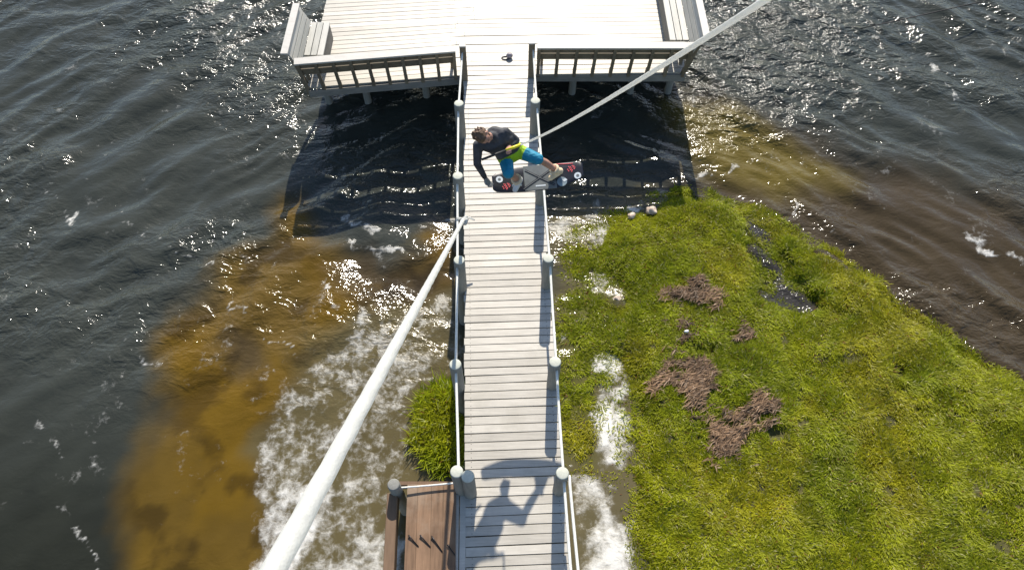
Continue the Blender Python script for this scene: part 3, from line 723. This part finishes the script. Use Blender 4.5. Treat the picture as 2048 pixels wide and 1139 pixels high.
# ------------------------------------------------------------------ rider
def Z(zx, zy, z): return at(900 + zx / 5.694, 220 + zy / 5.694, z + 1.2)
J = dict(pel=Z(695, 480, 3.3), neck=Z(485, 300, 3.74), head=Z(372, 295, 3.86), ls=Z(318, 400, 3.63), rs=Z(625, 255, 3.72),
         le=Z(310, 610, 3.38), lw=Z(402, 775, 3.12), re=Z(748, 345, 3.52), rw=Z(650, 435, 3.62),
         lh=Z(632, 540, 3.28), rh=Z(770, 465, 3.3), lk=Z(665, 720, 3.30), rk=Z(1005, 560, 3.30), la=Z(775, 805, 2.93), ra=Z(1222, 695, 2.95))
def hull(parts):
    """closed surface around groups of spheres; each group is one convex piece"""
    acc = bmesh.new()
    for grp in parts:
        bm = bmesh.new()
        for (c, r) in grp:
            g = bmesh.ops.create_icosphere(bm, subdivisions=2, radius=1)['verts']
            for v in g: v.co = v.co * r + c
        h = bmesh.ops.convex_hull(bm, input=bm.verts[:], use_existing_faces=False)
        bm.verts.ensure_lookup_table()
        dele = {e for key in ('geom_interior', 'geom_unused') for e in h[key] if isinstance(e, bmesh.types.BMVert) and e.is_valid}
        dele |= {v for v in bm.verts if not v.link_faces}
        keep = set()
        for f in h['geom']:
            if isinstance(f, bmesh.types.BMFace) and f.is_valid: keep.add(f)
        bmesh.ops.delete(bm, geom=[f for f in bm.faces if f not in keep], context='FACES_ONLY')
        bmesh.ops.delete(bm, geom=[v for v in bm.verts if not v.link_faces], context='VERTS')
        bmesh.ops.recalc_face_normals(bm, faces=bm.faces[:])
        t = bpy.data.meshes.new('t'); bm.to_mesh(t); bm.free(); acc.from_mesh(t); bpy.data.meshes.remove(t)
    me = bpy.data.meshes.new('tmp'); acc.to_mesh(me); acc.free(); return me
def fuse(name, parts, voxel, sm, mat, parent):
    me = hull(parts); o = bpy.data.objects.new('tmp', me); C.objects.link(o)
    r = o.modifiers.new('r', 'REMESH'); r.mode = 'VOXEL'; r.voxel_size = voxel; r.use_smooth_shade = True
    s = o.modifiers.new('s', 'SMOOTH'); s.iterations = sm; s.factor = .5
    dg = bpy.context.evaluated_depsgraph_get(); res = bpy.data.meshes.new_from_object(o.evaluated_get(dg))
    bpy.data.objects.remove(o); res.name = name
    res.transform(Matrix.Translation(-wpos(parent))); res.materials.clear()
    for m_ in (mat if isinstance(mat, list) else [mat]): res.materials.append(m_)
    res.polygons.foreach_set('use_smooth', np.ones(len(res.polygons), bool))
    return link(name, res, parent)
mid = (J['lh'] + J['rh']) / 2
hipax = (J['rh'] - J['lh']).normalized(); shax = (J['rs'] - J['ls']).normalized()
spine = (J['neck'] - mid).normalized()
fr_h = -hipax.cross(spine).normalized(); fr_s = -shax.cross(spine).normalized()
if fr_h.y > 0: fr_h = -fr_h
if fr_s.y > 0: fr_s = -fr_s
board_c = Z(1010, 800, 2.78)
rider = thing('person', 'airborne wakeboard rider in dark shirt and blue and lime shorts, reaching down to the board', 'person', tuple(mid))
M['skin'] = plain('skin', (.42, .22, .155), .55, .12, 12)
M['shirt'] = plain('dark_rash_shirt', (.040, .041, .048), .75, .45, 9, bump=1.0, bscale=14)
M['hair'] = plain('brown_hair', (.11, .062, .035), .6, .5, 40, bump=.8, bscale=60)
M['glove'] = plain('grey_glove', (.22, .22, .21), .7, .25, 20)
M['grip'] = plain('black_grip', (.02, .02, .02), .6, .3, 30)
M['yellow'] = plain('yellow_handle', (.85, .72, .03), .4, .05)
def torso(g=0.0):
    c1 = mid.lerp(J['neck'], .30); c2 = mid.lerp(J['neck'], .68); sm_ = (J['ls'] + J['rs']) / 2
    return [[(J['lh'] + spine * .02, .105 + g), (J['rh'] + spine * .02, .105 + g), (c1 - hipax * .06, .10 + g), (c1 + hipax * .06, .10 + g)],
            [(c1 - shax * .06, .10 + g), (c1 + shax * .06, .10 + g), (c2 - shax * .10, .105 + g), (c2 + shax * .10, .105 + g)],
            [(c2 - shax * .10, .105 + g), (c2 + shax * .10, .105 + g), (J['ls'] + shax * .05, .072 + g), (J['rs'] - shax * .05, .072 + g), (Z(505, 262, 3.70), .085 + g)]]
def limb(a, ra, b, rb): return [(a, ra), (b, rb)]
# head: faces down and towards the handle
hd = (J['head'] - J['neck']).normalized()
look = (J['rw'] - J['head'] + V((0, -.10, -.02))).normalized(); look = (look - hd * look.dot(hd) * .6).normalized()
crown = (hd - look * hd.dot(look)).normalized(); ear = look.cross(crown).normalized(); H = J['head']
head = [[(H + crown * .03 - look * .025, .088), (H + crown * .015 + look * .03, .078)],
        [(H + look * .035, .07), (H - crown * .075 + look * .055, .042), (H - crown * .06 + look * .02, .05)],
        limb(H + look * .10 - crown * .005, .014, H + look * .112 - crown * .03, .017),
        limb(H + look * .098 - crown * .058 + ear * .014, .012, H + look * .098 - crown * .058 - ear * .014, .012),
        limb(H + ear * .082 + crown * .01, .018, H + ear * .084 - crown * .025, .015), limb(H - ear * .082 + crown * .01, .018, H - ear * .084 - crown * .025, .015),
        limb(J['neck'] - spine * .02, .062, H - hd * .06, .056)]
def finger(base, dr, bend, L, r):
    p1 = base + dr * L * .5; d2 = (dr + bend * .6).normalized(); p2 = p1 + d2 * L * .32; d3 = (dr + bend * 1.4).normalized(); p3 = p2 + d3 * L * .25
    return [limb(base, r, p1, r * .95), limb(p1, r * .95, p2, r * .88), limb(p2, r * .88, p3, r * .75)]
def hand(w, along, across, palm, curl, s=1.0, thumb=1):
    """wrist, direction to the fingers, direction across the knuckles, palm direction"""
    along = V(along).normalized(); across = V(across).normalized(); palm = V(palm).normalized()
    k = w + along * .085 * s
    out = [[(w, .026 * s), (k + across * .032 * s, .014 * s), (k - across * .034 * s, .013 * s), (w + along * .03 * s + across * .02 * s, .018 * s)]]
    for i, L in enumerate((.072, .080, .075, .058)):
        b = k + across * (.033 - .022 * i) * s
        dr = (along + palm * curl * .5 + across * (.06 - .04 * i)).normalized()
        out += finger(b, dr, palm * curl, L * s, .0095 * s)
    tb = w + along * .025 * s + across * .028 * thumb * s
    out += finger(tb, (along * .7 + across * .8 * thumb + palm * .3).normalized(), palm * .5 - across * .3 * thumb, .06 * s, .0115 * s)
    return out
hb0, hb1 = Z(362, 565, 3.60), Z(806, 394, 3.66)         # ends of the tow handle
bar = (hb1 - hb0).normalized()
arm_r = (J['rw'] - J['re']).normalized()
hr = hand(J['rw'] - arm_r * .05, (arm_r - bar * arm_r.dot(bar) * .7), bar, V((0, -.4, -1)), 1.5, 1.0, 1)
arm_l = (J['lw'] - J['le']).normalized()
hl = hand(J['lw'], (arm_l + V((.15, -.1, -.25))), V((.5, .8, 0)), V((.9, -.2, -.3)), .9, 1.0, -1)
bodyp = torso() + head + [
    limb(J['ls'], .062, J['le'], .045), limb(J['le'], .045, J['lw'], .029), limb(J['rs'], .062, J['re'], .046), limb(J['re'], .046, J['rw'] - arm_r * .04, .030),
    limb(J['lh'], .090, J['lk'], .058), limb(J['rh'], .090, J['rk'], .058),
    limb(J['lk'], .055, J['lk'].lerp(J['la'], .35) + V((0, .02, 0)), .056), limb(J['lk'].lerp(J['la'], .35) + V((0, .02, 0)), .056, J['la'], .038),
    limb(J['rk'], .055, J['rk'].lerp(J['ra'], .35) + V((0, .02, 0)), .056), limb(J['rk'].lerp(J['ra'], .35) + V((0, .02, 0)), .056, J['ra'], .038)] + hr + hl
bdir = (Z(1510, 725, 2.82) - Z(485, 815, 2.75)).normalized()
bn = V((0, -math.sin(math.radians(15)), math.cos(math.radians(15)))); bn = (bn - bdir * bn.dot(bdir)).normalized(); bt = bn.cross(bdir).normalized()   # bt: towards the far edge
for a_, k_ in ((J['la'], J['lk']), (J['ra'], J['rk'])):
    td = (-bt * .9 - bdir * .45).normalized() if a_ is J['la'] else (-bt * .55 - bdir * .85).normalized()
    bodyp.append([(a_ - td * .03 - bn * .03, .04), (a_ + td * .11 - bn * .075, .028), (a_ - bn * .075 - td * .04, .034)])
fuse('body', bodyp, .0065, 3, M['skin'], rider)
sh = torso(.014)
sh[0] = [(J['lh'] + spine * .115, .100), (J['rh'] + spine * .115, .100)] + sh[0][2:]
sh += [limb(J['ls'], .075, J['le'], .058), limb(J['le'], .058, J['lw'] - arm_l * .03, .040), limb(J['rs'], .075, J['re'], .060), limb(J['re'], .060, J['re'].lerp(J['rw'], .62), .046), limb(J['neck'] - spine * .06, .085, J['neck'] + (H - J['neck']) * .12, .070)]
fuse('shirt', sh, .009, 4, M['shirt'], rider)
# shorts: lime waist panel, blue legs (colour by distance along the thigh)
m, nt, P, nn, ln = nodes('board_shorts'); M['shorts'] = m
a_ = nn('Attribute'); a_.attribute_name = 'band'; r = ramp(nt, [(0, (.30, .50, .006)), (.5, (.0, .21, .34))], 'CONSTANT'); ln(a_.outputs['Fac'], r.inputs[0])
n_ = nn('TexNoise'); n_.inputs['Scale'].default_value = 14; tc = nn('TexCoord'); ln(tc.outputs['Object'], n_.inputs['Vector']); bp = nn('Bump'); bp.inputs['Strength'].default_value = 1; bp.inputs['Distance'].default_value = .03; ln(n_.outputs['Fac'], bp.inputs['Height']); ln(bp.outputs[0], P.inputs['Normal'])
ln(r.outputs[0], P.inputs['Base Color']); P.inputs['Roughness'].default_value = .7
st = [[(J['lh'] + spine * .045, .116), (J['rh'] + spine * .045, .116), (J['lh'] - spine * .02, .115), (J['rh'] - spine * .02, .115)],
      limb(J['lh'], .112, J['lk'].lerp(J['lh'], .02), .085), limb(J['rh'], .112, J['rk'].lerp(J['rh'], .02), .085)]
so = fuse('shorts', st, .009, 4, M['shorts'], rider)
off = wpos(so); bd = []
for v in so.data.vertices:
    p = v.co + off; tL = (p - J['lh']).dot((J['lk'] - J['lh']).normalized()); tR = (p - J['rh']).dot((J['rk'] - J['rh']).normalized())
    dl = (p - J['lh']).length; dr_ = (p - J['rh']).length
    bd.append(1.0 if (tL if dl < dr_ else tR) > .125 else 0.0)
setval(so.data, 'band', bd)
# hair: swept cap of locks
hp = [[(H + crown * .038 - look * .035, .094), (H + crown * .05 + look * .005, .080)], [(H - look * .05 - crown * .03, .078), (H + crown * .02 - look * .04, .09)]]
for k in range(26):
    a = random.uniform(0, 2 * PI); q = random.uniform(.3, 1); dr = (crown * random.uniform(.1, 1) - look * random.uniform(-.35, 1) + ear * math.cos(a)).normalized()
    b = H + crown * .03 - look * .03 + dr * .078; hp.append(limb(b, .02, b + (dr * .5 - look * .3 + V((random.gauss(0, .4), random.gauss(0, .4), random.gauss(0, .4)))).normalized() * .04, .011))
fuse('hair', hp, .0075, 2, M['hair'], rider)
fuse('beard', [[(H - crown * .085 + look * .055, .042), (H - crown * .06 + look * .02 + ear * .035, .036), (H - crown * .06 + look * .02 - ear * .035, .036)]], .0075, 2, M['hair'], rider)
fuse('glove', [[(c_, r_ + .004) for c_, r_ in g] for g in hl], .0055, 2, M['glove'], rider)
for e_ in (-1, 1):
    fuse('eye', [[(H + look * .092 + ear * .03 * e_ + crown * .012, .011)]], .003, 1, plain('eye', (.05, .04, .035), .2), rider)

# ------------------------------------------------------------------ wakeboard
wb = thing('wakeboard', 'grey and black wakeboard with red patterned tips and crossed dark straps under the rider', 'wakeboard', tuple(board_c))
LB = (Z(1515, 720, 2.82) - Z(482, 815, 2.75)).length; WBW = .41; half = LB / 2
bcen = (Z(1515, 720, 2.82) + Z(482, 815, 2.75)) / 2
def B(u, v, h=0):   # u along (-1..1), v across (-1..1, + = far edge), h above the deck
    rock = .055 * abs(u) ** 2.5
    return bcen + bdir * (u * half) + bt * (v * WBW / 2) + bn * (h + rock)
def edges(u):
    def full(a): return 1 - .06 * smooth(.5, 1, np.array(a)) - .22 * smooth(.93, 1.0, np.array(a))
    def cut(a): return 1 - .50 * smooth(.32, 1.0, np.array(a)) - .22 * smooth(.92, 1.0, np.array(a))
    a = abs(u)
    return (float(full(a)), -float(cut(a))) if u > 0 else (float(cut(a)), -float(full(a)))
us = np.linspace(-1, 1, 49)
ringn = []; mbv = MB()
sec = [(-1, -.5, 0), (-.97, -.15, 0), (-.9, 0, 0), (-.45, .0, 0), (0, .0, 0), (.45, .0, 0), (.9, 0, 0), (.97, -.15, 0), (1, -.5, 0), (.95, -.9, 0), (0, -1, 0), (-.95, -.9, 0)]
vs = []
for u in us:
    f_, n_e = edges(u)
    for (v_, h_, _) in sec: vs.append(B(u, v_ * (f_ if v_ > 0 else -n_e), h_ * .035))
ns = len(sec); fs = []
for i in range(len(us) - 1):
    for k in range(ns): fs.append((i * ns + k, i * ns + (k + 1) % ns, (i + 1) * ns + (k + 1) % ns, (i + 1) * ns + k))
fs += [tuple(range(ns)), tuple((len(us) - 1) * ns + k for k in range(ns - 1, -1, -1))]
mbv.add(vs, fs, .5, 0, True)
M['bblack'] = plain('board_black', (.012, .013, .02), .35, .3, 10)
M['bgrey'] = plain('board_grey', (.14, .15, .147), .35, .25, 5)
M['bred'] = plain('board_red', (.72, .12, .13), .4, .15, 20)
M['bwhite'] = plain('board_white', (.62, .66, .68), .45, .1, 20)
M['cream'] = plain('cream_padding', (.72, .56, .36), .6, .15, 12)
M['boot'] = plain('white_boot', (.62, .60, .58), .5, .12, 14)
mbv.build('board', M['bblack'], wb)
def patch(name, outline, mat, h=.003, th=.003):
    """thin inlay following the deck"""
    mb = MB(); n = len(outline); c0 = (sum(o[0] for o in outline) / n, sum(o[1] for o in outline) / n)
    vs = [B(*c0, h)] + [B(u, v, h) for u, v in outline]; mb.add(vs, [(0, k + 1, (k + 1) % n + 1) for k in range(n)], .5, 0)
    vs2 = [B(u, v, h) for u, v in outline] + [B(u, v, h - th) for u, v in outline]
    mb.add(vs2, [(k, (k + 1) % n, (k + 1) % n + n, k + n) for k in range(n)])
    return mb.build(name, mat, wb)
g = []
for u in np.linspace(-.30, .40, 12): g.append((u, -.97))
for u in np.linspace(.40, -.30, 12): g.append((u, .97))
patch('grey_panel', g, M['bgrey'])
def bar_(name, a, b, w, mat, h=.006):
    a = np.array(a, float); b = np.array(b, float); d = b - a; d2 = np.array([d[0] * half, d[1] * WBW / 2]); d2 /= np.hypot(*d2); p = np.array([-d2[1] / half, d2[0] / (WBW / 2)]) * w / 2
    pts = [tuple(a + p + d * t) for t in np.linspace(0, 1, 6)] + [tuple(b - p - d * t) for t in np.linspace(0, 1, 6)]
    return patch(name, pts, mat, h, .004)
for (a, b) in (((-.26, .62), (.36, -.72)), ((-.33, -.85), (.30, .50))):
    bar_('strap', a, b, .034, M['bblack'], .008)
    bar_('strap_highlight', a, b, .010, M['bgrey'], .0105)
def disc(c, ru, mat, nm, h=.007, ring=None):
    pts = [(c[0] + ru / half * math.cos(a), c[1] + ru / (WBW / 2) * math.sin(a)) for a in np.linspace(0, 2 * PI, 20, endpoint=False)]
    return patch(nm, pts, mat, h, .006)
for c in ((-.84, .02), (.87, -.22)):
    disc(c, .052, M['bwhite'], 'disc', .007); disc(c, .022, M['bgrey'], 'disc_hub', .010)
disc((.52, -.52), .075, plain('disc_blue', (.22, .28, .31), .5, .2, 15), 'disc', .007)
patch('disc_label', [(.53, -.42), (.60, -.30), (.64, -.44), (.57, -.58)], M['bwhite'], .011)
# red patterned squares: a lattice of small diamonds
def lattice(uc, vc):
    mb = MB()
    for i in range(-2, 3):
        for j in range(-2, 3):
            if abs(i) + abs(j) > 3 or (i + j) % 3 == 1: continue
            u0 = uc + i * .032 + j * .014; v0 = vc + j * .10 - i * .03; s1, s2 = .017, .055
            q = [(u0 - s1, v0), (u0, v0 - s2), (u0 + s1, v0), (u0, v0 + s2)]
            mb.add([B(a, b, .004) for a, b in q] + [B(a, b, .0) for a, b in q], [(0, 1, 2, 3), (0, 4, 5, 1), (1, 5, 6, 2), (2, 6, 7, 3), (3, 7, 4, 0)])
    return mb.build('red_pattern', M['bred'], wb)
lattice(-.70, -.52); lattice(.75, .42)
patch('logo_strip', [(-.06, -.72), (.16, -.72), (.16, -.62), (-.06, -.62)], M['bwhite'], .006)
bar_('edge_stripe', (.42, .92), (.80, .80), .012, M['bred'], .006)
# bindings: low open boots closed round each foot
def boot(a, k_, nm, mat, nm_i):
    td = (-bt * .9 - bdir * .45).normalized() if nm_i == 0 else (-bt * .55 - bdir * .85).normalized()
    toe = a + td * .12 - bn * .075; heel = a - td * .05 - bn * .06; shin = (k_ - a).normalized()
    p = [[(heel, .055), (toe, .042), (a + td * .03 - bn * .05, .055)], [(heel, .052), (a + bn * .0, .056), (a + shin * .05, .056)]]
    o = fuse(nm, p, .009, 3, mat, wb)
    mb = MB(); x = shin.orthogonal().normalized(); y = shin.cross(x); c = a + shin * .075
    mb.tube([c + (x * math.cos(t) + y * math.sin(t)) * .060 for t in np.linspace(0, 2 * PI, 17)], .024, 8, .5, 0, False); mb.build('collar', M['cream'], o)
    mb = MB(); c = a + td * .05 - bn * .02; mb.tube([c - bdir * .062 - bn * .05, c - bdir * .045, c + bn * .022, c + bdir * .045, c + bdir * .062 - bn * .05], .014, 8); mb.build('boot_strap', M['bwhite'], o)
    q = MB(); q.box(a - bn * .103 + td * .03, (bn.cross(td), td, bn), (.055, .085, .012), .5, 0, .006); q.build('baseplate', M['bblack'], o)
    return o
boot(J['la'], J['lk'], 'binding', M['boot'], 0); boot(J['ra'], J['rk'], 'binding', M['cream'], 1)

# ------------------------------------------------------------------ tow handle and rope
tr = thing('tow_rope', 'thin white tow rope with black and yellow handle held by the rider', 'tow rope', tuple(hb0.lerp(hb1, .5)))
mb = MB(); mb.tube([hb0, hb0.lerp(hb1, .62)], .017, 10); mb.build('grip', M['grip'], tr)
mb = MB(); mb.tube([hb0.lerp(hb1, .62), hb1], .021, 10); mb.build('handle_float', M['yellow'], tr)
end = atd(1493, 0, 2.5); d = end - hb1
mb = MB(); mb.laid([hb1 + d * (k / 14) * 1.25 - UP * (.10 * (4 * (k / 14) * (1 - k / 14))) for k in range(15)], .0128, .12, 12); mb.build('rope', M['whiterope'], tr)
